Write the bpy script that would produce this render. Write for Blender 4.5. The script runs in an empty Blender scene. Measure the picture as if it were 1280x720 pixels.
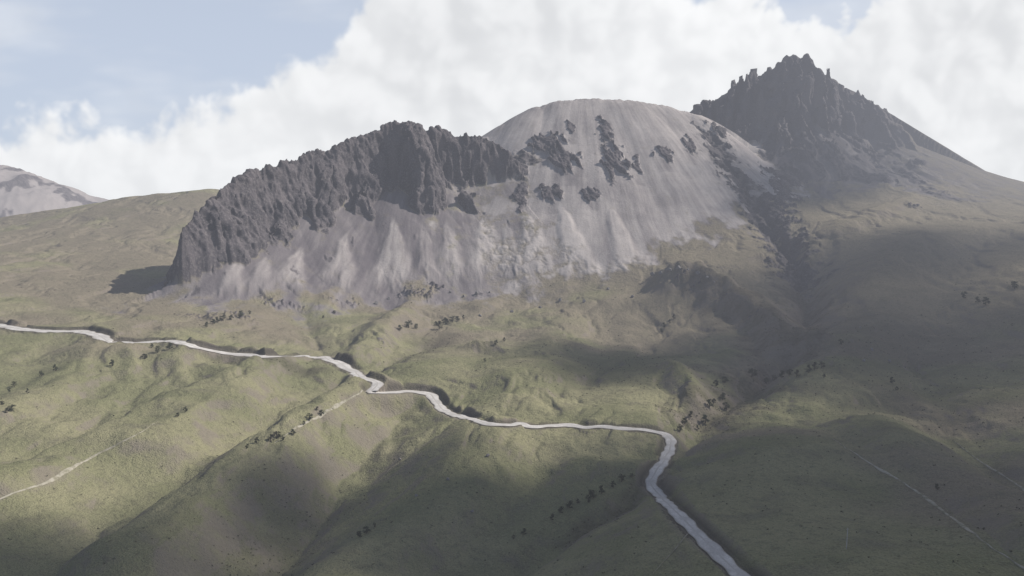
import bpy, math, random, time
import numpy as np
from mathutils import Vector
T0=time.time()
random.seed(7); rng=np.random.default_rng(7)
scene=bpy.context.scene; C=scene.collection
F=914.0; PITCH=math.atan(110/F)
cp,sp=math.cos(PITCH),math.sin(PITCH)

# ------------------------------------------------------------------ numpy noise
perm=rng.permutation(256); perm=np.concatenate([perm,perm]).astype(np.int32)
ga=np.linspace(0,2*np.pi,256,endpoint=False); GX=np.cos(ga).astype(np.float32); GY=np.sin(ga).astype(np.float32)
def perlin2(x,y,seed=0):
    x=np.asarray(x,dtype=np.float32)+seed*17.31; y=np.asarray(y,dtype=np.float32)+seed*9.73
    xi=np.floor(x).astype(np.int32); yi=np.floor(y).astype(np.int32); xf=x-xi; yf=y-yi; xi&=255; yi&=255
    u=xf*xf*xf*(xf*(xf*6-15)+10); v=yf*yf*yf*(yf*(yf*6-15)+10)
    a=perm[xi]; b=perm[(xi+1)&255]
    h00=perm[a+yi]; h01=perm[a+((yi+1)&255)]; h10=perm[b+yi]; h11=perm[b+((yi+1)&255)]
    n00=GX[h00]*xf+GY[h00]*yf; n10=GX[h10]*(xf-1)+GY[h10]*yf
    n01=GX[h01]*xf+GY[h01]*(yf-1); n11=GX[h11]*(xf-1)+GY[h11]*(yf-1)
    p=n00+u*(n10-n00); q=n01+u*(n11-n01)
    return (p+v*(q-p))*1.5
G3=rng.normal(size=(256,3)); G3/=np.linalg.norm(G3,axis=1)[:,None]; G3=G3.astype(np.float32)
def perlin3(x,y,z):
    xi=np.floor(x).astype(np.int32); yi=np.floor(y).astype(np.int32); zi=np.floor(z).astype(np.int32)
    xf=(x-xi).astype(np.float32); yf=(y-yi).astype(np.float32); zf=(z-zi).astype(np.float32)
    fd=lambda t:t*t*t*(t*(t*6-15)+10)
    u,v,w=fd(xf),fd(yf),fd(zf); out=0
    for dx in (0,1):
        for dy in (0,1):
            for dz in (0,1):
                h=perm[perm[perm[(xi+dx)&255]+((yi+dy)&255)]+((zi+dz)&255)]; g=G3[h]
                n=g[:,0]*(xf-dx)+g[:,1]*(yf-dy)+g[:,2]*(zf-dz)
                out=out+n*(u if dx else 1-u)*(v if dy else 1-v)*(w if dz else 1-w)
    return out*1.5
def fbm(x,y,o=4,seed=0,g=.5):
    t=0;a=1
    for i in range(o):
        t=t+a*perlin2(x*2**i,y*2**i,seed+i); a*=g
    return t
def ridged(x,y,o=3,seed=0,g=.5):
    t=0;a=1
    for i in range(o):
        t=t+a*(1-2*np.abs(perlin2(x*2**i,y*2**i,seed+i))); a*=g
    return t
def billow(x,y,o=4,seed=0,g=.5):
    t=0;a=1
    for i in range(o):
        n=perlin2(x*2**i,y*2**i,seed+i); t=t+a*(2*np.sqrt(n*n+.006)-.5); a*=g
    return t
def sstep(a,b,x):
    t=np.clip((x-a)/(b-a),0,1); return t*t*(3-2*t)
def smax(a,b,k):
    h=np.clip(.5+.5*(b-a)/k,0,1); return a*(1-h)+b*h+k*h*(1-h)

# ------------------------------------------------------------------ the survey: view ray -> ground
def ray(u,v):
    a=(u-640)/F; b=(360-v)/F
    dx=a; dy=cp+b*sp; dz=-sp+b*cp
    h=math.hypot(dx,dy); return math.atan2(dx,dy), dz/h
def pt(u,v,r):
    az,e=ray(u,v); return (r*math.sin(az),r*math.cos(az),r*e)

D=math.radians
AZ=np.concatenate([np.linspace(-180,-46,90,endpoint=False),np.linspace(-46,-38,90,endpoint=False),np.linspace(-38,38,1180,endpoint=False),
                   np.linspace(38,46,90,endpoint=False),np.linspace(46,180,91)])*math.pi/180
RR=np.concatenate([np.geomspace(4,120,34,endpoint=False),np.geomspace(120,900,460,endpoint=False),np.arange(900,1330,1.15),
                   np.arange(1330,1780,1.7),np.geomspace(1780,3900,60,endpoint=False),np.arange(3900,4700,11),np.geomspace(4700,30000,40)])
NR,NA=len(RR),len(AZ)
Rg=RR[:,None].astype(np.float64); X=Rg*np.sin(AZ)[None,:]; Y=Rg*np.cos(AZ)[None,:]
print('grid',NR,NA)

ctrl=[(-150,760,260),(300,760,232),(640,760,205),(930,760,178),(1300,760,190),(1450,760,200),
 (-150,650,350),(0,650,345),(300,650,312),(640,650,272),(880,650,235),(1100,650,268),(1300,650,275),(1450,650,280),
 (-150,540,470),(0,540,465),(300,540,440),(560,540,400),(840,545,345),(1000,540,395),(1280,540,420),(1450,540,420),
 (-150,470,580),(0,470,580),(200,470,560),(440,470,545),(640,470,530),(840,470,540),(1000,470,545),(1280,470,540),(1450,470,540),
 (-150,410,740),(0,410,730),(200,410,700),(440,410,740),(640,410,770),(840,410,760),(1000,410,730),(1280,410,690),(1450,410,680),
 (-150,350,960),(0,350,950),(150,350,960),(300,392,840),(600,374,970),(690,365,950),(760,338,1000),(840,345,930),(840,312,1050),(900,290,1105),(945,265,1190),(960,345,950),(1100,350,870),(1280,350,850),(1450,350,820),
 (0,318,1150),(100,310,1180),(1010,280,1120),(1060,262,1210),(1110,245,1330),(1100,300,1040),(1280,300,1040),
 (-150,318,1350),(0,294,1400),(60,280,1460),(130,262,1520),(180,252,1560),(240,241,1600),(300,240,1650),
 (1280,262,1330),(1200,262,1300)]
P=[pt(*c) for c in ctrl]
P+=[(0,0,-105),(0,-400,-112),(-500,-300,-150),(500,-300,-110),(-900,100,-160),(900,100,-110),(0,-1200,-160),(-1300,-900,-200),(1300,-900,-150),
    (-1500,500,-150),(1500,500,-60),(-300,1350,-80),(0,1350,-80),(300,1400,-80),(500,1350,-20),
    (-1500,2000,-150),(-900,2100,-130),(0,2200,-150),(900,2200,-150),(1700,2000,-150),(-500,1950,-60)]
P=np.array(P); sc=1/500.
Q=P[:,:2]*sc
def tpsk(d2): return .5*d2*np.log(d2+1e-9)
n=len(Q); K=tpsk(((Q[:,None]-Q[None])**2).sum(-1))+np.eye(n)*.004
A=np.zeros((n+3,n+3)); A[:n,:n]=K; A[:n,n]=1; A[:n,n+1:]=Q; A[n,:n]=1; A[n+1:,:n]=Q.T
w=np.linalg.solve(A,np.concatenate([P[:,2],[0,0,0]]))
Z=np.full((NR,NA),-190.0)
near=int(np.searchsorted(RR,2600))
xs=(X[:near]*sc).astype(np.float32); ys=(Y[:near]*sc).astype(np.float32)
acc=np.full(xs.shape,w[n],dtype=np.float32)+np.float32(w[n+1])*xs+np.float32(w[n+2])*ys
for i in range(n):
    d2=(xs-np.float32(Q[i,0]))**2+(ys-np.float32(Q[i,1]))**2
    acc+=np.float32(.5*w[i])*d2*np.log(d2+np.float32(1e-9))
fade=sstep(1900,2500,Rg[:near])
Z[:near]=acc*(1-fade)+(-190)*fade
farm=sstep(2300,6000,Rg)
Z=Z-farm*60+farm*fbm(X/2600,Y/2600,3,40)*120*sstep(2500,9000,Rg)
print('tps',time.time()-T0)

def colz(Zg,az):
    j=np.clip(np.searchsorted(AZ,az)-1,0,NA-2); t=(az-AZ[j])/(AZ[j+1]-AZ[j])
    return Zg[:,j]*(1-t)+Zg[:,j+1]*t
def cast(Zg,u,v,r0=70):
    az,e=ray(u,v); T=colz(Zg,az)/RR
    i0=int(np.searchsorted(RR,r0)); idx=np.nonzero(T[i0:]>=e)[0]
    if len(idx)==0: return None
    i=idx[0]+i0
    if i==i0: r=RR[i]
    else:
        t=(e-T[i-1])/(T[i]-T[i-1]); r=RR[i-1]+t*(RR[i]-RR[i-1])
    return (r*math.sin(az),r*math.cos(az),r*e)
def hgt(Zg,x,y):
    r=math.hypot(x,y); az=math.atan2(x,y); c=colz(Zg,az); return float(np.interp(r,RR,c))
def hgtv(Zg,x,y):
    r=np.hypot(x,y); az=np.arctan2(x,y)
    i=np.clip(np.searchsorted(RR,r)-1,0,NR-2); j=np.clip(np.searchsorted(AZ,az)-1,0,NA-2)
    s=(r-RR[i])/(RR[i+1]-RR[i]); t=(az-AZ[j])/(AZ[j+1]-AZ[j])
    return (Zg[i,j]*(1-t)+Zg[i,j+1]*t)*(1-s)+(Zg[i+1,j]*(1-t)+Zg[i+1,j+1]*t)*s
def segdist(px,py,poly):
    best=None
    for a,b in zip(poly[:-1],poly[1:]):
        vx,vy=b[0]-a[0],b[1]-a[1]; L=vx*vx+vy*vy+1e-9
        t=np.clip(((px-a[0])*vx+(py-a[1])*vy)/L,0,1)
        d=np.hypot(px-a[0]-t*vx,py-a[1]-t*vy)
        best=d if best is None else np.minimum(best,d)
    return best
def window(poly,m):
    xs=[p[0] for p in poly]; ys=[p[1] for p in poly]
    return (X>min(xs)-m)&(X<max(xs)+m)&(Y>min(ys)-m)&(Y<max(ys)+m)
base=Z.copy()
def feature(pix,amp,wd,kind='g'):
    poly=[cast(base,*p) for p in pix]; poly=[p for p in poly if p]
    if len(poly)==1: poly.append((poly[0][0]+.1,poly[0][1],0))
    m=window(poly,wd*3.5); px,py=X[m],Y[m]
    wob=9*fbm(px/45,py/45,3,21)*min(1,wd/22)
    d=np.maximum(0,segdist(px,py,poly)+wob)
    if kind=='g': Z[m]+=amp*np.exp(-(d/wd)**2)
    else: Z[m]+=amp*np.exp(-np.sqrt(d*d+9)/wd)*(1-sstep(wd*2.0,wd*3.4,d))
def paint(arr,pix,wd,val=1.):
    poly=[cast(base,*p) for p in pix]; poly=[p for p in poly if p]
    if len(poly)==1: poly.append((poly[0][0]+.1,poly[0][1],0))
    m=window(poly,wd*3); px,py=X[m],Y[m]
    d=segdist(px,py,poly)/wd+.8*fbm(px/24,py/24,4,27,.6)
    arr[m]=np.maximum(arr[m],val*sstep(1.6,.1,d))
# rolling relief
nm=1-sstep(2300,3000,Rg)
flank=sstep(150,420,X)*sstep(650,950,Rg)
amp=sstep(100,420,Rg)*nm*(1-.7*flank)
Z+=amp*(fbm(X/230,Y/230,2,3)*6+fbm(X/75+.3*Y/75,Y/140,2,9)*1.6)
# spurs and gullies of the grass slopes
feature([(452,488),(405,520),(330,572),(250,625),(150,690)],18,26)
feature([(500,505),(440,560),(395,620),(320,705)],-18,26,'v')
feature([(430,470),(385,500),(300,545),(225,595),(110,670),(40,720)],-16,22,'v')
feature([(240,442),(170,500),(90,560),(0,600)],12,28)
feature([(330,450),(290,490),(200,560)],10,22)
feature([(130,450),(80,490),(0,530)],9,22)
feature([(200,470),(120,530),(30,580)],-11,18,'v')
feature([(600,545),(540,620),(450,700),(400,760)],13,30)
feature([(700,550),(640,620),(560,690)],-10,24,'v')
feature([(440,440),(470,425),(500,405),(530,370)],12,18)
feature([(425,440),(400,425),(380,400)],-9,18,'v')
feature([(535,425),(500,440),(470,455)],-10,16,'v')
feature([(600,438)],9,16)
feature([(700,400),(690,440),(650,500)],8,30)
feature([(760,400),(750,450),(720,500)],-6,24,'v')
feature([(838,348),(868,349),(900,361),(935,384),(965,408),(995,432)],21,22)
feature([(800,350),(815,400),(835,440)],-6,28)
feature([(930,372),(958,398)],-6,7,'v'); feature([(895,350),(905,385),(925,415)],-6,8,'v'); feature([(865,350),(870,380),(880,410)],-5,8,'v')
feature([(960,275),(985,305),(1000,345),(1010,385),(990,440),(930,480),(880,510),(848,540)],-19,19,'v')
feature([(1040,300),(1020,340),(1008,380)],-9,11,'v')
feature([(930,400),(945,430),(975,455)],-8,10,'v')
feature([(845,470),(875,500)],9,12)
feature([(838,560),(790,600),(720,640),(650,682),(570,725)],-13,13,'v')
feature([(1140,255),(1070,280),(1010,315),(990,335)],9,22)
feature([(1150,300),(1090,350),(1070,420),(1010,470)],10,36)
feature([(1230,300),(1180,360),(1150,440),(1180,520),(1260,600)],-8,26,'v')
feature([(1000,520),(1080,575),(1150,615),(1285,715)],-5,10,'v')
feature([(1090,545),(1200,620),(1300,680)],8,22)
feature([(1130,500),(1200,560),(1290,620)],-5,9,'v')
feature([(700,365),(640,375),(600,392)],7,20)
feature([(430,382),(400,397)],8,16)
feature([(525,372)],8,18)
feature([(330,400),(280,404)],5,14)
feature([(80,590),(0,620)],3,9)
# shallow erosion lines
ero=ridged((X+18*fbm(X/90,Y/90,2,77))/70,(Y-.4*X)/150,4,75,.55)
Z+=sstep(200,450,Rg)*nm*(-2.7)*sstep(.8,1.6,ero)
Zs=Z.copy()
print('features',time.time()-T0)

# ------------------------------------------------------------------ mountains
rock=np.zeros_like(Z); scree=np.zeros_like(Z); darkm=np.zeros_like(Z)
def mountain(pts,warp,rho=0,sel=None,jag=3.0,jsc=16,ts=None):
    """pts: (u,v,r,talus slope,cliff height,cliff slope,back slope). Cliff rises out of an even talus apron."""
    px,py=X[sel],Y[sel]
    W=[pt(p[0],p[1],p[2])+tuple(p[3:]) for p in pts]
    zb=np.full(px.shape,-1e4); cl=np.zeros(px.shape); dd=np.full(px.shape,1e4)
    for a,b in zip(W[:-1],W[1:]):
        vx,vy=b[0]-a[0],b[1]-a[1]; L=vx*vx+vy*vy
        t=np.clip(((px-a[0])*vx+(py-a[1])*vy)/L,0,1)
        d=np.hypot(px-a[0]-t*vx,py-a[1]-t*vy)
        side=(vx*(py-a[1])-vy*(px-a[0]))>0
        z0,sf,H,cs,bs=[a[i]+t*(b[i]-a[i]) for i in range(2,7)]
        dc=H/cs
        if rho:
            sf=np.where(side,bs,sf)
            dw=np.maximum(0,d+warp*sstep(2,34,d)); dw=np.sqrt(dw*dw+rho*rho)-rho; z=z0-dw*sf; c_=0*z
        else:
            dw=np.maximum(0,d+warp*sstep(0,30,d))
            zc=np.where(H>3,z0-dw*cs,-1e4); zt=np.where(H>3,z0-H-(d-dc)*sf+(0 if ts is None else ts),z0-d*sf)
            z=smax(zt,zc,3.0); c_=sstep(-2,5,zc-zt)
            z=np.where(side,z0-np.where(bs>1.3,dw,d)*bs,z); c_=np.where(side,(bs>.8)*1.,c_)
        win=z>zb; zb=np.where(win,z,zb); cl=np.where(win,c_,cl); dd=np.where(win,d,dd)
    zb+=jag*fbm(px/jsc,py/jsc,4,61,.6)*sstep(30,0,dd)
    return zb,dd,cl
def pad(l,bs): return [tuple(p[:6])+(bs,) for p in l]
def fan(px,py,cx,cy,R0=500):
    return np.arctan2(px-cx,cy-py)*R0, np.hypot(px-cx,cy-py)
streak=np.full_like(Z,.5)
# M3: the high peak and its right shoulder
sel=(Rg>1000)&(Rg<2600)&(AZ[None,:]>D(0))&(AZ[None,:]<D(60))
px,py=X[sel],Y[sel]
wx=px+22*fbm(px/80,py/80,3,71); wy=py+22*fbm(px/80,py/80,3,72)
th,rd=fan(wx,wy,600,1800)
rightf=sstep(600,820,px)
warp=(-ridged(th/62,rd/260,3,70)*34+14+ridged(wx/60,wy/60,4,75,.6)*9)*(1-.75*rightf)
pk=[(868,146,1600,.66,60,1.2),(872,133,1600,.68,95,1.2),(880,129,1605,.68,95,1.2),(898,124,1612,.68,110,1.2),(910,116,1620,.68,125,1.2),(926,105,1625,.68,130,1.2),(936,99,1630,.68,140,1.2),(945,97,1632,.68,140,1.2),(955,93,1635,.68,140,1.2),
 (970,86,1640,.68,150,1.2),(979,82,1642,.68,150,1.2),(986,74,1645,.68,160,1.3),(991,68,1645,.68,160,1.3),(995,70,1645,.68,160,1.3),(1003,78,1645,.66,160,1.3),(1013,86,1645,.66,150,1.2),(1021,94,1645,.65,140,1.2),(1035,105,1645,.62,124,1.2),(1048,114,1645,.6,116,1.15),
 (1062,116,1645,.57,108,1.15),(1072,123,1645,.54,100,1.1),(1088,127,1645,.52,92,1.1),(1098,133,1640,.48,80,1.0),(1106,150,1640,.44,60,.9),(1114,161,1640,.42,50,.85),(1127,166,1640,.4,42,.8),(1142,178,1640,.37,28,.7),(1170,194,1635,.33,14,.6),
 (1210,213,1630,.29,4,.5),(1240,225,1620,.27,0,.5),(1285,244,1610,.25,0,.5),(1400,300,1580,.2,0,.5),(1650,370,1500,.2,0,.5)]
zm,dd,cl=mountain(pad(pk,.7),warp,0,sel,jag=1.8,jsc=22)
zm+=ridged(th/50,rd/300,3,82)*6*sstep(60,200,dd)*(1-rightf)
b=Z[sel]; up=zm-b
Z[sel]=smax(b,zm,55)
m=sstep(-22,26,up+30*fbm(px/55,py/55,4,5,.6))
nz=fbm(th/26,rd/90,4,90,.6)
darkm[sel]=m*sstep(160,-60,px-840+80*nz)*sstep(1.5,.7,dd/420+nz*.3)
rock[sel]=np.clip(np.maximum(cl*m*(1-rightf*.85),m*sstep(-.15,.35,nz)*sstep(500,300,dd+60*nz)*.95*(1-rightf)),0,1); scree[sel]=m*(1-rightf*.55)*sstep(640,380,dd+nz*80)*.85
streak[sel]=.20+.25*fbm(th/14,rd/200,4,305,.6)
# M2: the smooth scree dome
sel=(Rg>800)&(Rg<2400)&(AZ[None,:]>D(-22))&(AZ[None,:]<D(34))
px,py=X[sel],Y[sel]
warp=fbm(px/130+py/400,py/300,2,110)*7
dome=[(560,200,1300,.68,0,1),(612,171,1340,.68,0,1),(640,153,1375,.68,0,1),(672,134,1400,.68,0,1),(700,126,1415,.68,0,1),(740,124,1425,.68,0,1),(790,126,1435,.69,0,1),
 (830,133,1440,.72,0,1),(864,142,1440,.84,0,1)]
zm,dd,cl=mountain(pad(dome,.68),warp,24,sel,jag=2.0)
th,rd=fan(px,py,150,1750)
zm+=fbm((th+4*fbm(px/50,py/80,2,9))/34,rd/400,2,166,.6)*1.0*sstep(30,120,dd)
b=Z[sel]; up=zm-b
Z[sel]=smax(b,zm,22)
m=sstep(-18,16,up+26*fbm(px/45,py/65,4,15,.6))
rock[sel]*=(1-m); darkm[sel]*=(1-m); scree[sel]=np.maximum(scree[sel]*(1-m),m)
sn=fbm(th/9+.3*fbm(px/60,py/90,2,8),rd/130,5,300,.75)
s_=.60+.13*sn+.14*fbm(px/90,py/90,4,311,.6)
streak[sel]=streak[sel]*(1-m)+s_*m
# M1: the dark cliffs on the left with their talus
sel=(Rg>700)&(Rg<2200)&(AZ[None,:]>D(-38))&(AZ[None,:]<D(22))
px,py=X[sel],Y[sel]
wx=px+18*fbm(px/60,py/60,3,131); wy=py+24*fbm(px/60,py/60,3,132)
gul=ridged(wx/82+wy/300,wy/330,2,130)             # sharp lines are the chutes between buttresses
warp=gul*27-10+ridged(wx/30-wy/300,wy/80,4,135,.6)*7+fbm(wx/34,wy/30,3,139)*8
warp*=1-.45*sstep(-1150,-900,-py)
cliff=[(227,288,897,.7,64,2.6,3.0),(232,278,912,.68,68,2.3,2.8),(246,264,930,.67,68,1.8,2.3),(264,246,950,.66,76,1.6,2.0),(286,230,980,.66,84,1.5,2.0),(310,215,1010,.66,92,1.5,1.9),(345,205,1045,.66,98,1.5,1.8),(372,197,1065,.66,102,1.5,1.7),
 (384,190,1080,.66,106,1.5,1.7),(400,188,1090,.66,108,1.5,1.6),(425,181,1110,.66,116,1.5,1.4),(440,172,1127,.66,120,1.55,1.2),(468,164,1143,.66,126,1.6,1.1),(489,154,1153,.67,132,1.6,1.0),(515,151,1165,.67,136,1.6,.9),(523,153,1168,.67,136,1.6,.9),(534,161,1172,.67,128,1.6,.9),(548,159,1176,.67,128,1.6,.9),(560,166,1180,.67,120,1.6,.9),(590,169,1190,.67,114,1.6,.9),
 (615,173,1195,.67,102,1.6,.9),(640,195,1190,.67,74,1.6,1.2),(660,232,1175,.67,25,1.5,1.4)]
th,rd=fan(px,py,-170,1650)
chute=sstep(.2,1.3,gul)
ts=chute*2-1
zm,dd,cl=mountain(cliff,warp,0,sel,jag=5,ts=ts)
b=Z[sel]; up=zm-b
Z[sel]=smax(b,zm,8+40*(1-cl)*sstep(60,150,dd))
m=sstep(-34,22,up+42*fbm(px/55,py/65,5,17,.62))
nz=fbm(px/18,py/50,4,19)
leftm=sstep(-290,-400,px)
rock[sel]=np.maximum(rock[sel]*(1-m),m*np.clip(cl+sstep(.75,1.05,nz+.75*leftm)*.7*sstep(170,100,dd),0,1)); scree[sel]=np.maximum(scree[sel]*(1-m),m*(1-cl)); darkm[sel]*=(1-m)
sn=fbm(th/9+.3*fbm(px/60,py/90,2,8),rd/130,5,300,.75)
s_=.21+.12*sn+.10*fbm(px/90,py/90,4,311,.6)+.16*sstep(-140,30,px)
streak[sel]=streak[sel]*(1-m)+s_*m
# gravel cones that spill out of the chutes
Zt=Z.copy()
for (u,v,hw,L,val) in [(492,276,.28,120,.5),(560,280,.22,105,.34),(604,272,.32,120,.5),(655,262,.24,150,.4),(700,255,.2,170,.3),(432,292,.22,105,.34),(375,310,.28,85,.42),(335,322,.22,75,.24),(530,285,.16,90,.25),(632,282,.16,100,.3),(300,318,.2,65,.25),(760,255,.2,170,.15)]:
    c=cast(Zt,u,v,800); m=window([c],L*1.4); px,py=X[m]-c[0],Y[m]-c[1]
    dn=-py+.12*px; la=px+.12*py+3*fbm(X[m]/25,Y[m]/40,3,88)
    wdt=4+hw*np.maximum(dn,0)
    k=sstep(1.15,.35,np.abs(la)/wdt)*sstep(-12,12,dn)*(1-sstep(L*.7,L*1.2,dn+14*fbm(la/9,dn/40,3,91)))
    sc_=np.clip(scree[m]*(1-rock[m]),0,1)
    Z[m]+=k*3.0*sstep(0,50,dn)*sc_; streak[m]+=val*k*sc_*(.85+.25*fbm((la/wdt)*3.2,dn/70,3,95,.6))
# the rocky gully between dome and peak
poly=[cast(Zt,*q,900) for q in [(888,168),(912,205),(938,242),(958,275),(985,310),(1003,350)]]
m=window(poly,90); px,py=X[m],Y[m]; d=np.maximum(0,segdist(px,py,poly)+8*fbm(px/30,py/30,3,301))
Z[m]-=13*np.exp(-np.sqrt(d*d+16)/15); q=d/26+.9*fbm(px/16,py/20,4,303,.6)
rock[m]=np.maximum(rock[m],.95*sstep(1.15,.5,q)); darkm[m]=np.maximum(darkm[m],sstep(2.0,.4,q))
poly=[cast(Zt,*q,1000) for q in [(985,215),(975,250),(962,285)]]
m=window(poly,90); px,py=X[m],Y[m]; d=np.maximum(0,segdist(px,py,poly)+8*fbm(px/30,py/30,3,301))
Z[m]+=9*np.exp(-(d/20)**2); q=d/24+.9*fbm(px/16,py/20,4,304,.6); rock[m]=np.maximum(rock[m],.9*sstep(1.1,.5,q))
# far mountain on the left
sel=(Rg>3000)&(Rg<6500)&(AZ[None,:]>D(-60))&(AZ[None,:]<D(-12))
px,py=X[sel],Y[sel]
warp=fbm(px/300,py/400,4,150)*25
far=[(-500,250,4500,.5,0,.9),(-200,170,4500,.5,0,.9),(-60,196,4400,.5,0,.9),(0,206,4350,.5,0,.9),(25,213,4350,.5,0,.9),(60,225,4350,.5,0,.9),(95,239,4350,.45,0,.9),(112,249,4350,.4,0,.9),(138,263,4350,.3,0,.9),(200,296,4400,.2,0,.9)]
zm,dd,cl=mountain(pad(far,.5),warp,0,sel,jag=14,jsc=110)
zm+=ridged(px/240,py/500,4,155)*16*sstep(0,150,dd)
b=Z[sel]; Z[sel]=np.maximum(b,zm); m=sstep(-5,30,zm-b); rock[sel]=m*.7*sstep(.0,.7,fbm(px/110,py/260,4,8,.6)); scree[sel]=m; streak[sel]=.5
print('mountains',time.time()-T0)

# rock ribs that stick out of the scree dome
Zt=Z.copy()
dome_rib=np.zeros_like(Z)
def crag(u,v,wx,wy,h,r0=800,val=1.,rib=False):
    c=cast(Zt,u,v,r0)
    if not c: return
    m=window([c],max(wx,wy)*3.2); px,py=X[m]-c[0],Y[m]-c[1]
    if rib:
        a=ridged((X[m]+.3*Y[m]+3*fbm(X[m]/15,Y[m]/15,2,31))/19,Y[m]/52,4,33,.62)
        q=np.sqrt((px/wx)**2+(py/wy)**2)-(a-.75)*.95
        g=sstep(1.15,.5,q)
        Z[m]+=g*h*(.25+.35*a); rock[m]=np.maximum(rock[m],val*sstep(.1,.75,g)); dome_rib[m]=np.maximum(dome_rib[m],g)
        dn=-py; k=sstep(1.2,.3,np.abs(px)/(wx+.15*np.maximum(dn,0)))*sstep(wy*.4,wy,dn)*sstep(wy*4+30,wy*1.2,dn); streak[m]-=.18*k*(.5+.5*a)
    else:
        nz=fbm(X[m]/13,Y[m]/20,5,33,.62); q=np.sqrt((px/wx)**2+(py/wy)**2)+nz; g=sstep(1.15,.4,q)
        Z[m]+=g*h*(.7+.5*ridged(X[m]/8,Y[m]/15,3,37,.6)*.5); rock[m]=np.maximum(rock[m],val*sstep(.1,.45,g))
for a in [(685,180,19,16,8),(704,200,14,20,7),(714,160,5,15,4),(755,163,8,26,6),(768,203,15,30,8),(796,207,5,15,3),(830,194,11,13,5),(860,181,7,18,4),(887,188,5,14,3),
          (690,241,12,15,5),(738,244,9,11,4),(650,245,7,26,5),(724,202,5,12,3),(655,210,5,14,3)]: crag(*a,rib=True)
for a in [(905,135,22,22,6),(940,125,26,30,9),(968,112,16,24,4),(1015,132,18,30,7),(1035,135,16,22,6),(1065,142,20,22,9),(1090,146,16,18,9),(935,165,18,18,8),(975,165,24,26,10),
          (1000,190,14,26,8),(900,165,12,14,6),(1040,185,14,18,7),(960,215,12,18,6),(1080,185,14,16,7),(1110,185,12,14,6),(1150,205,14,9,4)]: crag(*a,1300,.9)
# broken rock on the grass below (knoll and ledges)
Zt=Z.copy()
for (u,v,wx,wy,h) in [(852,343,12,7,3),(874,352,10,6,3),(905,372,8,7,3),(520,366,20,12,5),(545,360,10,8,4),(420,376,12,9,4),(370,384,14,9,3),(300,396,16,9,4),(940,395,9,7,3),
                       (858,480,7,4,2),(1010,372,8,8,3),(480,428,6,5,2.5),(440,379,9,9,4),(1180,243,14,10,3),(1140,258,10,8,3),(965,330,8,12,4),(995,355,8,14,4),(600,369,10,7,3),(250,398,20,12,3),(340,376,20,12,4)]:
    c=cast(Zt,u,v,300); m=window([c],max(wx,wy)*2.6); px,py=X[m]-c[0],Y[m]-c[1]
    q=np.sqrt((px/wx)**2+(py/wy)**2)+fbm(X[m]/6,Y[m]/6,3,43)*.9; g=sstep(1.25,.4,q)*sstep(-.2,.5,fbm(X[m]/3.5,Y[m]/3.5,2,47))
    Z[m]+=g*h*.6; rock[m]=np.maximum(rock[m],g*.8)
heath=np.zeros_like(Z)
paint(heath,[(865,356),(915,382),(955,410),(990,437)],30,.75)
paint(heath,[(975,300),(1005,350),(1010,390),(990,440),(930,480),(880,510)],24,.9)
paint(heath,[(720,640),(790,600),(830,565)],7,.8)
paint(heath,[(1100,420),(1150,500)],60,.4); paint(heath,[(700,440),(760,470),(820,440)],60,.3)
paint(heath,[(600,440)],14,.6); paint(heath,[(250,450),(330,455),(400,455)],12,.8); paint(heath,[(560,420),(520,440)],22,.5)
paint(heath,[(380,600),(300,690)],22,.4)

# small relief everywhere on grass and scree
soft=(1-np.clip(rock,0,1))
nearm=sstep(60,250,Rg)*(1-sstep(1900,2400,Rg))
small=ridged(X/48,Y/60,4,200,.5)*.42+fbm(X/14,Y/14,3,210)*.30+fbm(X/4,Y/4,2,215)*.18
Z+=nearm*small*(.5+.5*soft)*(1-.75*np.clip(scree,0,1))
print('detail',time.time()-T0)

# ------------------------------------------------------------------ road: located on the ground, then cut into it
roadpx=[(-60,404),(-20,405),(0,407),(30,412),(60,414),(100,414),(122,418),(134,426),(142,429),(165,429),(200,427),(232,427),(244,433),(262,439),(300,444),(350,445),(395,446),(422,451),(434,461),(452,471),(470,476),(474,480),(468,486),(462,490),
 (482,491),(515,489),(538,492),(545,502),(552,512),(575,521),(610,528),(660,532),(720,533),(780,534),(812,537),(832,543),(840,551),(835,568),(822,586),(813,600),(814,610),(826,622),(844,638),(862,657),(885,680),(910,705),(935,728),(965,758),(1000,800)]
def smooth(a,k):
    if k<1: return a
    pad_=np.concatenate([np.repeat(a[:1],k,0),a,np.repeat(a[-1:],k,0)]); ker=np.hanning(2*k+3)[1:-1]; ker/=ker.sum()
    return np.stack([np.convolve(pad_[:,i],ker,'valid') for i in range(a.shape[1])],1)
def resample(p,step):
    p=np.array(p); s=np.concatenate([[0],np.cumsum(np.hypot(*(p[1:,:2]-p[:-1,:2]).T))]); t=np.arange(0,s[-1],step)
    return np.stack([np.interp(t,s,p[:,i]) for i in range(p.shape[1])],1)
dense=[]
for a,b in zip(roadpx[:-1],roadpx[1:]):
    for t in np.linspace(0,1,5,endpoint=False): dense.append(cast(Zs,a[0]+t*(b[0]-a[0]),a[1]+t*(b[1]-a[1])))
RD=resample([p for p in dense if p],1.5); RD=smooth(RD,4)
zz=smooth(RD[:,2:3],14); RD[:,2]=zz[:,0]
rr=np.hypot(RD[:,0],RD[:,1]); wd=2.7+2.6*sstep(330,720,rr)      # half width
bare=np.zeros_like(Z); bank=np.zeros_like(Z)
m=window(RD,26)&(Rg<1100); ii=np.argwhere(m); 
co=segdist(X[m],Y[m],RD[::12]); sub=co<26; ii=ii[sub]
from mathutils import kdtree
kd=kdtree.KDTree(len(RD))
for i,p in enumerate(RD): kd.insert((p[0],p[1],0),i)
kd.balance()
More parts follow.
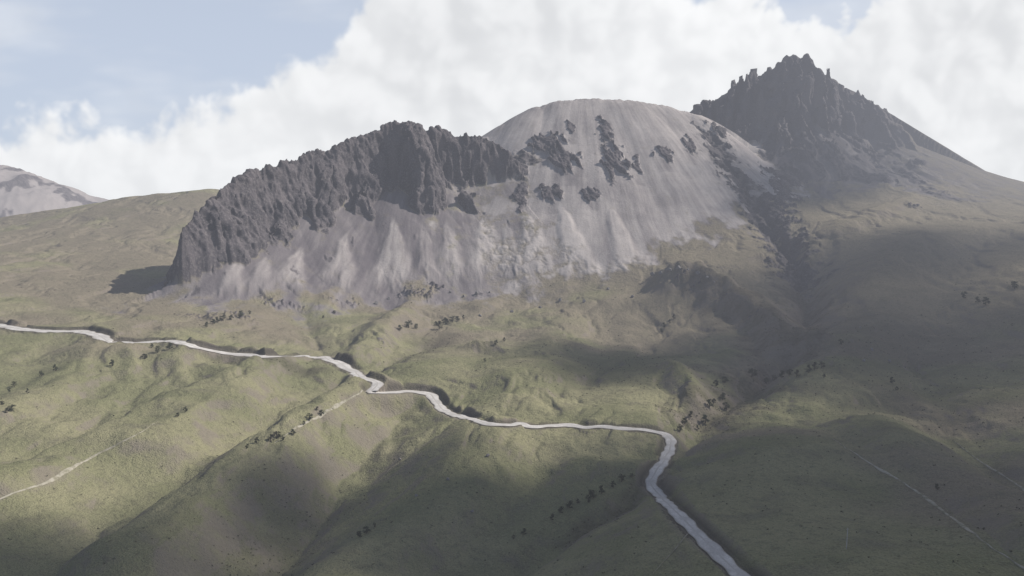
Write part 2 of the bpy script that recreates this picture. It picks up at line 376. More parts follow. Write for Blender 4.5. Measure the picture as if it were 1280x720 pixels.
for i,j in ii:
    _,k,d=kd.find((X[i,j],Y[i,j],0)); h=wd[k]; g=(h-2.7)/2.6
    if d<h+16:
        upz=Z[i,j]-RD[k,2]; wid=4.0 if upz>0 else 8.0
        if upz>0: Z[i,j]+=(.6+1.6*g)*(1-min(1,max(0,(d-h-4)/10)))*(.6+.4*math.sin(k*.07)); 
        t=min(1,max(0,(d-h-.8)/wid)); t=t*t*(3-2*t)
        if d<h+.8: Z[i,j]=RD[k,2]-.45
        else: Z[i,j]=(RD[k,2]-.1)*(1-t)+Z[i,j]*t
        bare[i,j]=max(bare[i,j],1-min(1,max(0,(d-h)/(3+2*g+2*math.sin(k*.11)))))
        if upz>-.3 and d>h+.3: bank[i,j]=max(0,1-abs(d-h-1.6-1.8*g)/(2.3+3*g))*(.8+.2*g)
print('road',len(RD),len(ii),time.time()-T0)

# ------------------------------------------------------------------ terrain mesh
P3=np.stack([X,Y,Z],-1)
dr=np.gradient(P3,axis=0); da=np.gradient(P3,axis=1); N=np.cross(da,dr); N/=np.linalg.norm(N,axis=-1,keepdims=True)+1e-9
N*=np.sign(N[...,2:3]+1e-9)
mm=(rock>.08)&(Rg<2300)&(np.abs(AZ)[None,:]<D(46))
p=P3[mm]; r_=(rock[mm]*(1-.6*dome_rib[mm]))[:,None]; rp=np.hypot(p[:,0],p[:,1]); big=sstep(840,960,rp)[:,None]*.85+.15; huge=sstep(1450,1560,rp)[:,None]
pkp=pt(992,68,1645); big*=1-.85*np.exp(-((np.hypot(p[:,0]-pkp[0],p[:,1]-pkp[1]))/32)**2)[:,None]
n0=perlin3(p[:,0]/38,p[:,1]/38,p[:,2]/60)[:,None]
n1=(.55-2*np.abs(perlin3(p[:,0]/21,p[:,1]/30,p[:,2]/36)))[:,None]; n2=(.55-2*np.abs(perlin3(p[:,0]/9,p[:,1]/11,p[:,2]/14)))[:,None]; n3=perlin3(p[:,0]/3.8,p[:,1]/3.8,p[:,2]/4.5)[:,None]
P3[mm]=p+N[mm]*r_*big*(n0*(4+4*huge)+n1*(5.0+1*huge)+n2*(2.4)+n3*(1.3-.4*huge))
slope=N[...,2]
dry=np.clip(.40+.55*fbm(X/110,Y/110,4,310)+.7*sstep(540,840,Rg)+.4*flank-.1+.35*sstep(60,220,X),0,1.2)
nA=.5+.2*fbm(X/80,Y/80,5,320,.6); nB=.5+.2*fbm(X/17,Y/17,4,330,.6)
me=bpy.data.meshes.new('terrain'); nv=NR*NA
me.vertices.add(nv); me.vertices.foreach_set('co',P3.reshape(-1).astype(np.float32))
idx=np.arange(nv).reshape(NR,NA); q=np.stack([idx[:-1,:-1],idx[:-1,1:],idx[1:,1:],idx[1:,:-1]],-1).reshape(-1,4)[:,::-1]
nf=len(q); me.loops.add(nf*4); me.loops.foreach_set('vertex_index',q.reshape(-1).astype(np.int32))
me.polygons.add(nf); me.polygons.foreach_set('loop_start',np.arange(0,nf*4,4,dtype=np.int32))
try: me.polygons.foreach_set('loop_total',np.full(nf,4,dtype=np.int32))
except Exception: pass
me.update(calc_edges=True)
me.polygons.foreach_set('use_smooth',np.ones(nf,dtype=bool))
def attr(me,name,chs):
    a=me.color_attributes.new(name,'FLOAT_COLOR','POINT'); a.data.foreach_set('color',np.stack(chs,-1).reshape(-1).astype(np.float32))
attr(me,'mask_a',[np.clip(rock,0,1),np.clip(scree,0,1),bare,streak])
attr(me,'mask_b',[np.clip(darkm,0,1),dry,slope,bank])
attr(me,'mask_c',[nA,nB,heath,np.ones_like(Z)])
terrain=bpy.data.objects.new('terrain',me); C.objects.link(terrain); terrain['kind']='structure'
print('mesh',time.time()-T0)

# ------------------------------------------------------------------ material helpers
class NT:
    def __init__(s,nt): s.t=nt; nt.nodes.clear()
    def n(s,k,**kw):
        x=s.t.nodes.new(k)
        for a,b in kw.items(): setattr(x,a,b)
        return x
    def l(s,a,b): s.t.links.new(a,b)
    def val(s,sock,v):
        if isinstance(v,bpy.types.NodeSocket): s.l(v,sock)
        else: sock.default_value=v
    def math(s,op,a,b=0.0,c=0.0,clamp=False):
        x=s.n('ShaderNodeMath',operation=op,use_clamp=clamp); s.val(x.inputs[0],a); s.val(x.inputs[1],b); s.val(x.inputs[2],c); return x.outputs[0]
    def mix(s,f,a,b,bt='MIX'):
        x=s.n('ShaderNodeMix',data_type='RGBA',blend_type=bt); s.val(x.inputs[0],f)
        s.val(x.inputs[6],a if isinstance(a,bpy.types.NodeSocket) else tuple(a)+(1,)); s.val(x.inputs[7],b if isinstance(b,bpy.types.NodeSocket) else tuple(b)+(1,)); return x.outputs[2]
    def noise(s,vec,scale,detail=4,rough=.55,dist=0.0):
        x=s.n('ShaderNodeTexNoise'); s.l(vec,x.inputs['Vector']); x.inputs['Scale'].default_value=scale; x.inputs['Detail'].default_value=detail; x.inputs['Roughness'].default_value=rough; x.inputs['Distortion'].default_value=dist; return x.outputs['Fac']
    def ramp(s,v,a,b,c=0.0,d=1.0):
        x=s.n('ShaderNodeMapRange',interpolation_type='SMOOTHSTEP'); s.val(x.inputs[0],v)
        for i,q in enumerate((a,b,c,d)): s.val(x.inputs[i+1],q)
        return x.outputs[0]
def newmat(name):
    m=bpy.data.materials.new(name); m.use_nodes=True; t=NT(m.node_tree)
    out=t.n('ShaderNodeOutputMaterial'); return m,t,out
def hazed_diffuse(t,out,col,rough=.9,normal=None):
    b=t.n('ShaderNodeBsdfDiffuse'); t.val(b.inputs[0],col if isinstance(col,bpy.types.NodeSocket) else tuple(col)+(1,))
    if normal: t.l(normal,b.inputs['Normal'])
    # haze painted as surface glow, growing with distance and toward the far right
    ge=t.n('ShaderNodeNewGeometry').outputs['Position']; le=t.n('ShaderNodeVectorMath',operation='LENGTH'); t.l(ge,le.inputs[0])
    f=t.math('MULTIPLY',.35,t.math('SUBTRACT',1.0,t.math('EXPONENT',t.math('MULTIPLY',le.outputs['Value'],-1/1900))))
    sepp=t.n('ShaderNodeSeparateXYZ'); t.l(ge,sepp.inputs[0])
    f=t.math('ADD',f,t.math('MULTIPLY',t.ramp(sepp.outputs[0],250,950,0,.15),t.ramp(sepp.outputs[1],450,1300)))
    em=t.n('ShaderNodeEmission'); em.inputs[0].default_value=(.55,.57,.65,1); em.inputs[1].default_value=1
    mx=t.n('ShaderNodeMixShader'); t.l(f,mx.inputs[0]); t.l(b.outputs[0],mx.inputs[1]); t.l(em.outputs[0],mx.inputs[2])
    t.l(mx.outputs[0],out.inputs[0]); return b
def nolight(m):
    try: m.cycles.emission_sampling='NONE'
    except Exception: pass

# terrain material
mat,t,out=newmat('terrain'); nolight(mat); tc=t.n('ShaderNodeTexCoord').outputs['Object']
A_=t.n('ShaderNodeAttribute',attribute_name='mask_a'); B_=t.n('ShaderNodeAttribute',attribute_name='mask_b'); C_=t.n('ShaderNodeAttribute',attribute_name='mask_c')
sa=t.n('ShaderNodeSeparateColor'); t.l(A_.outputs['Color'],sa.inputs[0]); sb=t.n('ShaderNodeSeparateColor'); t.l(B_.outputs['Color'],sb.inputs[0]); s3=t.n('ShaderNodeSeparateColor'); t.l(C_.outputs['Color'],s3.inputs[0])
rockm,screem,barem,streakm=sa.outputs[0],sa.outputs[1],sa.outputs[2],A_.outputs['Alpha']
dm,drym,slm,bankm=sb.outputs[0],sb.outputs[1],sb.outputs[2],B_.outputs['Alpha']
nA,nB,hth=s3.outputs[0],s3.outputs[1],s3.outputs[2]
nC=t.noise(tc,.33,3,.7); nD=t.noise(tc,1.5,2,.7)
g=t.mix(t.ramp(nA,.38,.62),(.190,.188,.102),(.255,.238,.140))
g=t.mix(t.ramp(drym,.45,1.0,0,.92),g,(.215,.180,.135))
g=t.mix(t.ramp(nB,.48,.72,0,.5),g,(.145,.132,.088))
g=t.mix(t.ramp(nC,.50,.68,0,.42),g,(.10,.093,.062))
g=t.mix(t.ramp(nD,.52,.68,0,.35),g,(.33,.305,.205))
g=t.mix(t.ramp(nD,.46,.34,0,.4),g,(.08,.074,.053))
g=t.mix(t.math('MULTIPLY',hth,.78),g,t.mix(t.ramp(nC,.4,.6),(.050,.043,.035),(.10,.086,.068)))
soil=t.mix(nC,(.14,.116,.098),(.27,.23,.195))
slp=t.ramp(slm,.95,.82,0,.65)
g=t.mix(t.math('MULTIPLY',slp,t.ramp(nB,.35,.6)),g,soil)
g=t.mix(t.math('MULTIPLY',barem,.8),g,soil)
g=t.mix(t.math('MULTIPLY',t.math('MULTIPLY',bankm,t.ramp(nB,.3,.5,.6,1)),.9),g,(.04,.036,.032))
sc1=t.mix(t.ramp(streakm,.0,1.0),(.110,.096,.104),(.48,.43,.40))
sc1=t.mix(t.ramp(nB,.45,.75,0,.2),sc1,(.18,.158,.157))
sc1=t.mix(t.ramp(nC,.52,.7,0,.28),sc1,(.12,.106,.110))
sc1=t.mix(t.ramp(nD,.54,.68,0,.16),sc1,(.40,.36,.345))
gm=t.ramp(t.math('ADD',screem,t.math('MULTIPLY',t.math('SUBTRACT',nB,.5),1.2)),.1,1.0)
c=t.mix(gm,g,sc1)
rk=t.mix(t.ramp(nB,.3,.7),(.055,.05,.056),(.13,.114,.118))
rk=t.mix(t.ramp(nC,.45,.7,0,.65),rk,(.21,.186,.18))
rk=t.mix(t.ramp(nD,.45,.33,0,.6),rk,(.035,.032,.036))
rm=t.ramp(t.math('ADD',rockm,t.math('MULTIPLY',t.math('SUBTRACT',nC,.5),.6)),.28,.66)
c=t.mix(rm,c,rk)
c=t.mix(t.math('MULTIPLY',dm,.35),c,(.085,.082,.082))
bp=t.n('ShaderNodeBump'); bp.inputs['Strength'].default_value=1; bp.inputs['Distance'].default_value=1.0
hh=t.math('ADD',t.math('MULTIPLY',nC,1.3),t.math('MULTIPLY',nD,.65)); hh=t.math('MULTIPLY',hh,t.math('SUBTRACT',1.0,t.math('MULTIPLY',screem,.6)))
t.l(hh,bp.inputs['Height'])
hazed_diffuse(t,out,c,.95,bp.outputs[0]); me.materials.append(mat)

# ------------------------------------------------------------------ ribbons (road, trails)
def link(name,verts,faces,mat,kind=None,parent=None,smoothf=True):
    m=bpy.data.meshes.new(name); m.from_pydata(verts,[],faces); m.materials.append(mat)
    if smoothf: m.polygons.foreach_set('use_smooth',[True]*len(m.polygons))
    o=bpy.data.objects.new(name,m); C.objects.link(o)
    if kind: o['kind']=kind
    if parent: o.parent=parent
    return o
def ribbon(name,pts,half,mat,zoff,drape=None,nx=6):
    V=[];Fc=[];n=len(pts);col=[]
    tan=np.gradient(pts[:,:2],axis=0); tan/=np.linalg.norm(tan,axis=1)[:,None]+1e-9
    for i in range(n):
        e=half[i]*(1+.13*math.sin(i*.31)+.1*math.sin(i*.83+1))
        for k in range(nx):
            s=(k/(nx-1)*2-1)*e; x=pts[i,0]-tan[i,1]*s; y=pts[i,1]+tan[i,0]*s
            z=(hgt(drape,x,y) if drape is not None else pts[i,2])+zoff-(.18*(abs(s)/e)**4)
            V.append((x,y,z)); col+=[k/(nx-1),i/n,0,1]
    for i in range(n-1):
        for k in range(nx-1): a=i*nx+k; Fc.append((a,a+nx,a+nx+1,a+1))
    o=link(name,V,Fc,mat,'structure')
    a=o.data.color_attributes.new('across','FLOAT_COLOR','POINT'); a.data.foreach_set('color',col)
    return o
rmat,t,out=newmat('road_gravel'); nolight(rmat); tc=t.n('ShaderNodeTexCoord').outputs['Object']
a=t.noise(tc,.15,3,.6); b=t.noise(tc,1.8,3,.6); at=t.n('ShaderNodeAttribute',attribute_name='across'); sx=t.n('ShaderNodeSeparateColor'); t.l(at.outputs['Color'],sx.inputs[0])
c=t.mix(t.ramp(a,.3,.7),(.42,.395,.37),(.60,.57,.54)); c=t.mix(t.ramp(b,.42,.72,0,.6),c,(.32,.295,.27))
ctr=t.math('ABSOLUTE',t.math('SUBTRACT',sx.outputs[0],.5)); c=t.mix(t.math('MULTIPLY',t.ramp(ctr,.10,.0,0,.6),t.ramp(a,.35,.6)),c,(.27,.24,.2)); c=t.mix(t.ramp(ctr,.36,.5,0,.7),c,(.25,.22,.18))
hazed_diffuse(t,out,c)
ribbon('road',RD,wd,rmat,.12,None,12)
tmat,t,out=newmat('trail_dirt'); nolight(tmat); tc=t.n('ShaderNodeTexCoord').outputs['Object']
a=t.noise(tc,.3,4,.6); c=t.mix(t.ramp(a,.3,.65),(.18,.165,.11),(.35,.32,.26)); hazed_diffuse(t,out,c)
def trail(pix,hw,name='trail'):
    d=[]
    for a,b in zip(pix[:-1],pix[1:]):
        for s in np.linspace(0,1,6,endpoint=False): d.append(cast(Z,a[0]+s*(b[0]-a[0]),a[1]+s*(b[1]-a[1])))
    R=smooth(resample([q for q in d if q],1.5),5); half=np.array([hw*(.55+.6*math.sin(i*.13)**2)*min(1,.08+i/40,.08+(len(R)-1-i)/40) for i in range(len(R))])
    ribbon(name,R,half,tmat,.3,Z,4)
trail([(1040,548),(1085,578),(1120,598),(1150,617),(1180,640),(1210,662),(1240,686),(1290,716),(1330,740)],.6)
trail([(-60,645),(-30,634),(0,624),(30,612),(60,604),(85,588),(120,568),(170,545),(205,522)],.9)
trail([(462,486),(430,502),(400,520),(370,535),(335,560)],1.1)
trail([(872,652),(850,680),(828,704),(810,725)],.45)
trail([(1190,550),(1226,578),(1250,592),(1290,618),(1320,640)],.4)
print('ribbons',time.time()-T0)

# ------------------------------------------------------------------ scrub and tussocks (uncountable ground cover)
def scatter(name,x,y,size,mat,tris,flat,seed):
    r=np.random.default_rng(seed); n=len(x); z=hgtv(Z,x,y)
    c=np.stack([x,y,z],-1)[:,None,:]
    off=r.normal(size=(n,tris,3)); off/=np.linalg.norm(off,axis=-1,keepdims=True); off[...,2]=np.abs(off[...,2])*flat
    ctr=c+off*size[:,None,None]*r.uniform(.2,.8,(n,tris,1))
    a=r.normal(size=(n,tris,3,3)); a[...,2]*=flat*1.2; V=ctr[:,:,None,:]+a*size[:,None,None,None]*.30
    V=V.reshape(-1,3); nt=n*tris
    m=bpy.data.meshes.new(name); m.vertices.add(nt*3); m.vertices.foreach_set('co',V.reshape(-1).astype(np.float32))
    m.loops.add(nt*3); m.loops.foreach_set('vertex_index',np.arange(nt*3,dtype=np.int32)); m.polygons.add(nt); m.polygons.foreach_set('loop_start',np.arange(0,nt*3,3,dtype=np.int32))
    try: m.polygons.foreach_set('loop_total',np.full(nt,3,dtype=np.int32))
    except Exception: pass
    m.update(calc_edges=True); m.materials.append(mat); o=bpy.data.objects.new(name,m); C.objects.link(o); o['kind']='stuff'
    return o
scm,t,out=newmat('scrub_leaf'); nolight(scm); tc=t.n('ShaderNodeTexCoord').outputs['Object']
hazed_diffuse(t,out,t.mix(t.ramp(t.noise(tc,.5,2,.6),.35,.65),(.03,.032,.02),(.075,.07,.045)))
tum,t,out=newmat('tussock_blade'); nolight(tum); tc=t.n('ShaderNodeTexCoord').outputs['Object']
hazed_diffuse(t,out,t.mix(t.ramp(t.noise(tc,.7,2,.6),.35,.65),(.15,.142,.08),(.28,.255,.165)))
r=np.random.default_rng(5)
def inroad(x,y,z=9): return segdist(x,y,RD[::10])>z
n=60000; lr=np.exp(r.uniform(math.log(190),math.log(980),n)); az=r.uniform(D(-40),D(40),n); x=lr*np.sin(az); y=lr*np.cos(az)
hv=hgtv(heath,x,y); nv_=fbm(x/60,y/60,3,500); sl_=hgtv(np.clip(scree+rock,0,1),x,y)
keep=(r.uniform(0,1,n)<(.02+.06*sstep(.3,.8,nv_)+.5*hv))&(sl_<.2)&inroad(x,y); x,y,lr=x[keep],y[keep],lr[keep]
scatter('scrub',x,y,r.uniform(.25,.8,len(x))*(.6+lr/900),scm,12,.7,6); print('scrub',len(x))
n=60000; lr=np.exp(r.uniform(math.log(150),math.log(620),n)); az=r.uniform(D(-40),D(40),n); x=lr*np.sin(az); y=lr*np.cos(az)
nv_=fbm(x/25,y/25,3,520); keep=(r.uniform(0,1,n)<.25+.5*sstep(-.3,.5,nv_))&inroad(x,y,6); x,y,lr=x[keep],y[keep],lr[keep]
scatter('grass_tussocks',x,y,r.uniform(.15,.34,len(x))*(.7+lr/800),tum,5,.6,8); print('tussock',len(x),time.time()-T0)

# ------------------------------------------------------------------ trees, boulders
fmat,t,out=newmat('needle_foliage'); nolight(fmat); tc=t.n('ShaderNodeTexCoord').outputs['Object']
oi=t.n('ShaderNodeObjectInfo').outputs['Random']
c=t.mix(t.noise(tc,1.3,2,.6),(.022,.03,.018),(.055,.066,.036)); c=t.mix(t.math('MULTIPLY',oi,.4),c,(.06,.06,.04)); hazed_diffuse(t,out,c,.8)
bmat,t,out=newmat('tree_bark'); nolight(bmat); tc=t.n('ShaderNodeTexCoord').outputs['Object']
c=t.mix(t.noise(tc,6,3,.6),(.05,.038,.03),(.11,.09,.07)); hazed_diffuse(t,out,c)
smat,t,out=newmat('boulder_stone'); nolight(smat); tc=t.n('ShaderNodeTexCoord').outputs['Object']
c=t.mix(t.noise(tc,1.2,4,.65),(.12,.11,.11),(.28,.26,.245)); hazed_diffuse(t,out,c)
def tube(V,Fc,p0,p1,r0,r1,n=6):
    p0=Vector(p0);p1=Vector(p1);d=(p1-p0).normalized();a=d.orthogonal().normalized();b=d.cross(a);s=len(V)
    for p,r in ((p0,r0),(p1,r1)):
        for k in range(n): an=2*math.pi*k/n; V.append(tuple(p+a*math.cos(an)*r+b*math.sin(an)*r))
    for k in range(n): Fc.append((s+k,s+(k+1)%n,s+n+(k+1)%n,s+n+k))
    V.append(tuple(p1)); 
    for k in range(n): Fc.append((s+n+k,s+n+(k+1)%n,len(V)-1))
def tree_mesh(seed,cone):
    r=random.Random(seed); V=[];Fc=[]; lean=(r.uniform(-.05,.05),r.uniform(-.05,.05))
    tube(V,Fc,(0,0,-.15),(lean[0],lean[1],.88),.05,.012)
    lumps=[]
    for k in range(13):
        z=.16+.7*k/12; wdt=(.34*(1-z)**.7+.05) if cone else .36*math.sqrt(max(.05,1-((z-.5)/.5)**2))
        an=r.uniform(0,6.28)+k*2.4; L=wdt*r.uniform(.45,.95)
        q=(lean[0]*z+math.cos(an)*L,lean[1]*z+math.sin(an)*L,z+r.uniform(0,.06)); tube(V,Fc,(lean[0]*z,lean[1]*z,z-.04),q,.013,.004,4)
        lumps.append((q,r.uniform(.11,.18)*(1.15 if not cone else 1.1-.35*z)))
    lumps.append(((lean[0],lean[1],.93),.06))
    tm=bpy.data.meshes.new('trunk'); tm.from_pydata(V,[],Fc); tm.materials.append(bmat)
    V=[];Fc=[]
    for q,s in lumps:
        for _ in range(52):
            d=Vector((r.gauss(0,1),r.gauss(0,1),r.gauss(0,.8))).normalized()*s*r.uniform(.35,1.05); c=Vector(q)+d
            a=Vector((r.gauss(0,1),r.gauss(0,1),r.gauss(0,1))).normalized(); b=a.orthogonal().normalized(); e=r.uniform(.025,.055)
            i=len(V); V+= [tuple(c+a*e),tuple(c-a*e*.5+b*e*.8),tuple(c-a*e*.6-b*e*.8)]; Fc.append((i,i+1,i+2))
    cm=bpy.data.meshes.new('crown'); cm.from_pydata(V,[],Fc); cm.materials.append(fmat)
    return tm,cm
variants=[tree_mesh(i,i%3==0) for i in range(6)]
ORD=['first','second','third','fourth','fifth','sixth','seventh','eighth','ninth','tenth','eleventh','twelfth','thirteenth','fourteenth']
def rowlabel(i,n,what,where):
    o='leftmost' if i==0 else ('rightmost' if i==n-1 else None)
    return f'{o} {what} {where}' if o else f'{ORD[i]} {what} from the left {where}'
def plant(px_list,where,hp,group,what='dark pine'):
    L=sorted(px_list)
    for i,(u,v) in enumerate(L):
        c=cast(Z,u,v,90)
        if not c: continue
        r=math.hypot(c[0],c[1]); h=hp*random.uniform(.6,1.2)*r/F
        e=bpy.data.objects.new('pine_tree',None); C.objects.link(e); e.location=c; e.rotation_euler=(0,0,random.uniform(0,6.28)); wsc=random.uniform(.9,1.6)
        e.scale=(h*wsc,h*wsc,h)
        e['label']=rowlabel(i,len(L),what,where) if len(L)>1 else f'lone {what} {where}'; e['category']='tree'; e['group']=group
        tm,cm=variants[random.randrange(6)]
        for nm_,ms in (('trunk',tm),('crown',cm)):
            o=bpy.data.objects.new(nm_,ms); C.objects.link(o); o.parent=e
plant([(500,413),(511,410),(520,411),(545,407),(549,411),(557,405),(566,403),(572,401),(579,399)],'in the row on the slope above the hairpin',9,'pines on the slope above the hairpin')
plant([(258,409),(266,405),(272,403),(279,401),(289,400),(300,397),(312,393)],'below the foot of the left cliffs',7,'pines below the left cliffs')
plant([(4,506),(9,516),(15,514),(18,484),(12,490),(34,492),(70,464),(52,470)],'scattered by the left edge below the road',7,'pines by the left edge')
plant([(140,458),(181,449),(190,435),(197,441),(212,436)],'just below the left stretch of road',7,'pines below the left stretch of road')
plant([(308,561),(321,554),(338,552),(346,548),(353,551),(367,543),(380,531),(387,524),(396,513),(402,520)],'on the bright spur below the road',8,'pines on the bright spur')
plant([(222,521),(232,515)],'on the open grass left of the bright spur',7,'pines on the open grass')
plant([(449,671),(458,667),(468,659)],'on the grass at the bottom centre',9,'pines on the bottom centre grass')
plant([(642,674),(655,668),(690,650),(701,641),(712,635),(722,629),(735,628),(742,622),(752,617),(766,609),(777,602),(790,597)],'along the gully left of the lower road bend',9,'pines along the lower gully')
plant([(850,540),(856,530),(863,522),(872,538),(882,529),(887,509),(892,504),(903,500),(908,514)],'in the gully just above the road bend',10,'pines above the road bend')
plant([(895,483),(906,479),(940,471),(958,480),(968,475),(977,472),(986,469),(996,471),(1011,466),(1018,462),(1027,460)],'along the gully below the rocky knoll',9,'pines in the gully below the knoll')
plant([(1030,472),(1052,431),(1115,480),(1121,488),(1172,612)],'on the dark slope right of the gully',7,'pines on the dark right slope')
plant([(1205,373),(1222,379),(1232,381),(1268,361)],'high on the right slope near the edge',7,'pines high on the right slope')
plant([(828,416),(831,410),(837,404),(842,399)],'on the left flank of the rocky knoll',8,'pines beside the rocky knoll')
plant([(418,392),(404,398),(620,431),(630,427),(606,452)],'on the grass between the talus and the road',6,'pines between talus and road')
# boulders
def boulder_mesh(seed):
    r=np.random.default_rng(seed); import bmesh
    bm=bmesh.new(); bmesh.ops.create_icosphere(bm,subdivisions=3,radius=.5)
    cuts=[(Vector(r.normal(size=3)).normalized(),r.uniform(.26,.42)) for _ in range(9)]
    for v in bm.verts:
        for nn,dd_ in cuts:
            k=v.co.dot(nn)
            if k>dd_: v.co-=nn*(k-dd_)
        v.co*=1+r.uniform(-.015,.015)
    m=bpy.data.meshes.new('boulder'); bm.to_mesh(m); bm.free(); m.materials.append(smat); return m
bms=[boulder_mesh(i) for i in range(5)]
def boulders(px_list,where,sp,group):
    L=sorted(px_list)
    for i,(u,v) in enumerate(L):
        c=cast(Z,u,v,90); r=math.hypot(c[0],c[1]); s=sp*random.uniform(.7,1.4)*r/F
        o=bpy.data.objects.new('boulder',bms[random.randrange(5)]); C.objects.link(o); o.location=(c[0],c[1],c[2]+s*.18); o.rotation_euler=tuple(random.uniform(0,6) for _ in range(3)); o.scale=(s*1.2,s,s*.9)
        o['label']=rowlabel(i,len(L),'grey boulder',where); o['category']='boulder'; o['group']=group
boulders([(816,344),(826,342),(836,338),(848,336),(860,338),(872,342),(884,347),(893,353)],'on the crest of the rocky knoll',5,'boulders on the knoll crest')
boulders([(470,380),(486,374),(500,370),(515,366),(530,363),(548,361),(563,366),(580,371),(596,368),(612,366)],'at the foot of the central talus',4,'boulders at the talus foot')
boulders([(1090,438),(1112,452),(1080,452),(1075,410)],'on the dark slope right of the gully',4,'boulders on the right slope')
boulders([(500,575),(560,600),(520,620),(610,570),(590,640)],'on the grass between spur and lower gully',4,'boulders on the middle grass')
boulders([(600,395),(640,390),(675,385),(700,376),(730,378),(760,362),(790,372)],'on the grass below the dome',4,'boulders below the dome')

# marker pole on the right slope
c=cast(Z,1058,686,90); r=math.hypot(c[0],c[1]); h=26*r/F
pmat,t,out=newmat('weathered_wood'); nolight(pmat); tc=t.n('ShaderNodeTexCoord').outputs['Object']
cc=t.mix(t.noise(tc,4,3,.6),(.30,.28,.26),(.48,.46,.43)); hazed_diffuse(t,out,cc)
e=bpy.data.objects.new('utility_pole',None); C.objects.link(e); e.location=c; e['label']='thin pale wooden pole standing alone on the dark grass right of the road'; e['category']='pole'
V=[];Fc=[]; tube(V,Fc,(0,0,-.4),(0.05,0,h),.13,.09,10); link('shaft',V,Fc,pmat,parent=e)
V=[];Fc=[]; tube(V,Fc,(-.35,0,h-.45),(.4,0,h-.4),.05,.05,6); link('crossbar',V,Fc,pmat,parent=e)

# ------------------------------------------------------------------ sun, and unseen overhead clouds added to cast shadows
EL,AZS=D(41),D(71)
S=Vector((math.cos(EL)*math.sin(AZS),math.cos(EL)*math.cos(AZS),math.sin(EL)))
sl=bpy.data.lights.new('sun','SUN'); sl.energy=5.0; sl.angle=D(.55); sl.color=(1,.96,.89)
so=bpy.data.objects.new('sun',sl); C.objects.link(so); so.rotation_euler=S.to_track_quat('Z','Y').to_euler(); so.location=(0,0,500)

cm,t,out=newmat('shadow_cloud_vapour'); tco=t.n('ShaderNodeTexCoord'); tc=tco.outputs['Object']
ln=t.n('ShaderNodeVectorMath',operation='MULTIPLY'); t.l(tc,ln.inputs[0]); ln.inputs[1].default_value=(1,1,0)
le=t.n('ShaderNodeVectorMath',operation='LENGTH'); t.l(ln.outputs[0],le.inputs[0])
nn=t.noise(tc,2.2,3,.6)
al=t.ramp(t.math('ADD',t.math('SUBTRACT',1.1,le.outputs['Value']),t.math('MULTIPLY',t.math('SUBTRACT',nn,.5),1.3)),-.1,.95,0,.85)
tr=t.n('ShaderNodeBsdfTransparent'); df=t.n('ShaderNodeBsdfTranslucent'); ms=t.n('ShaderNodeMixShader')
df.inputs[0].default_value=(.6,.6,.62,1)
t.l(al,ms.inputs[0]); t.l(tr.outputs[0],ms.inputs[1]); t.l(df.outputs[0],ms.inputs[2]); t.l(ms.outputs[0],out.inputs[0])
def shadow_cloud(u,v,rx,ry,rot,H=1500):  # added out of view, sunward of the ground spot it is to shade
    g=cast(Z,u,v,90) or pt(u,v,1500)
    L=H/math.sin(EL); cpos=Vector(g)+S*L
    V=[];Fc=[];n=26;mr=9
    r=random.Random(u)
    for top in (1,-1):
        for i in range(mr+1):
            q=i/mr
            for k in range(n):
                an=2*math.pi*k/n; z=top*math.sqrt(max(0,1-q*q))*(.35 if top>0 else .12)+(.10*r.uniform(-1,1)*(1-q))
                V.append((q*math.cos(an)*1.25,q*math.sin(an)*1.25,z))
    for tpp in (0,1):
        o=tpp*(mr+1)*n
        for i in range(mr):
            for k in range(n):
                a=o+i*n+k;b=o+i*n+(k+1)%n; Fc.append((a,b,b+n,a+n))
    ob=link('shadow_cloud',V,Fc,cm,'structure'); ob.location=cpos; ob.scale=(rx,ry,min(rx,ry)*.6); ob.rotation_euler=(0,0,rot)
shadow_cloud(990,235,200,130,.2)
shadow_cloud(1120,310,230,130,.0)
shadow_cloud(1190,430,220,250,.1)
shadow_cloud(1010,440,140,160,.1)
shadow_cloud(1080,560,150,120,.1)
shadow_cloud(780,450,110,130,.0)
shadow_cloud(940,640,120,100,.3)
shadow_cloud(1180,650,160,100,.3)
shadow_cloud(360,640,75,60,.4)
shadow_cloud(10,715,110,60,.3)
shadow_cloud(760,640,95,60,.1)
shadow_cloud(600,700,95,50,.1)

# ------------------------------------------------------------------ sky: a far dome of cumulus in front of the open sky
pu=np.linspace(-.86,.86,1120); pv=np.linspace(-.06,.50,400)
PU,PV=np.meshgrid(pu,pv)
edge=[(-400,150),(-200,180),(0,168),(60,152),(120,160),(190,160),(240,145),(270,122),(330,98),(390,80),(425,50),(440,5),(500,-60),(600,-150),(780,-120),(825,-30),(842,4),(872,4),(890,-20),(930,-30),(965,-10),(990,18),(1030,8),(1080,-4),(1130,-40),(1180,-90),(1300,-200),(1700,-150)]
ex=[];ey=[]
for u,v in edge:
    az,e=ray(u,v); ex.append(math.tan(az)); ey.append(e/math.cos(az))
E=np.interp(pu,ex,ey); kk=np.hanning(25); kk/=kk.sum(); E=np.convolve(np.pad(E,12,'edge'),kk,'valid')[None,:].repeat(len(pv),0)
def blur(a,k):
    ker=np.hanning(2*k+3)[1:-1]; ker/=ker.sum()
    a=np.apply_along_axis(lambda r_:np.convolve(np.pad(r_,k,'edge'),ker,'valid'),1,a)
    return np.apply_along_axis(lambda r_:np.convolve(np.pad(r_,k,'edge'),ker,'valid'),0,a)
wx_=PU+.010*fbm(PU*12,PV*12,4,401); wy_=PV+.010*fbm(PU*12,PV*12,4,402)
bl=billow(wx_*9,wy_*9,5,410,.5); lo=fbm(PU*3.2,PV*3.6,3,420)
den=(E-PV)*15+bl*(.30+.25*sstep(-.45,-.1,PU))+lo*.1+.15*fbm(wx_*26,wy_*26,4,433,.6)
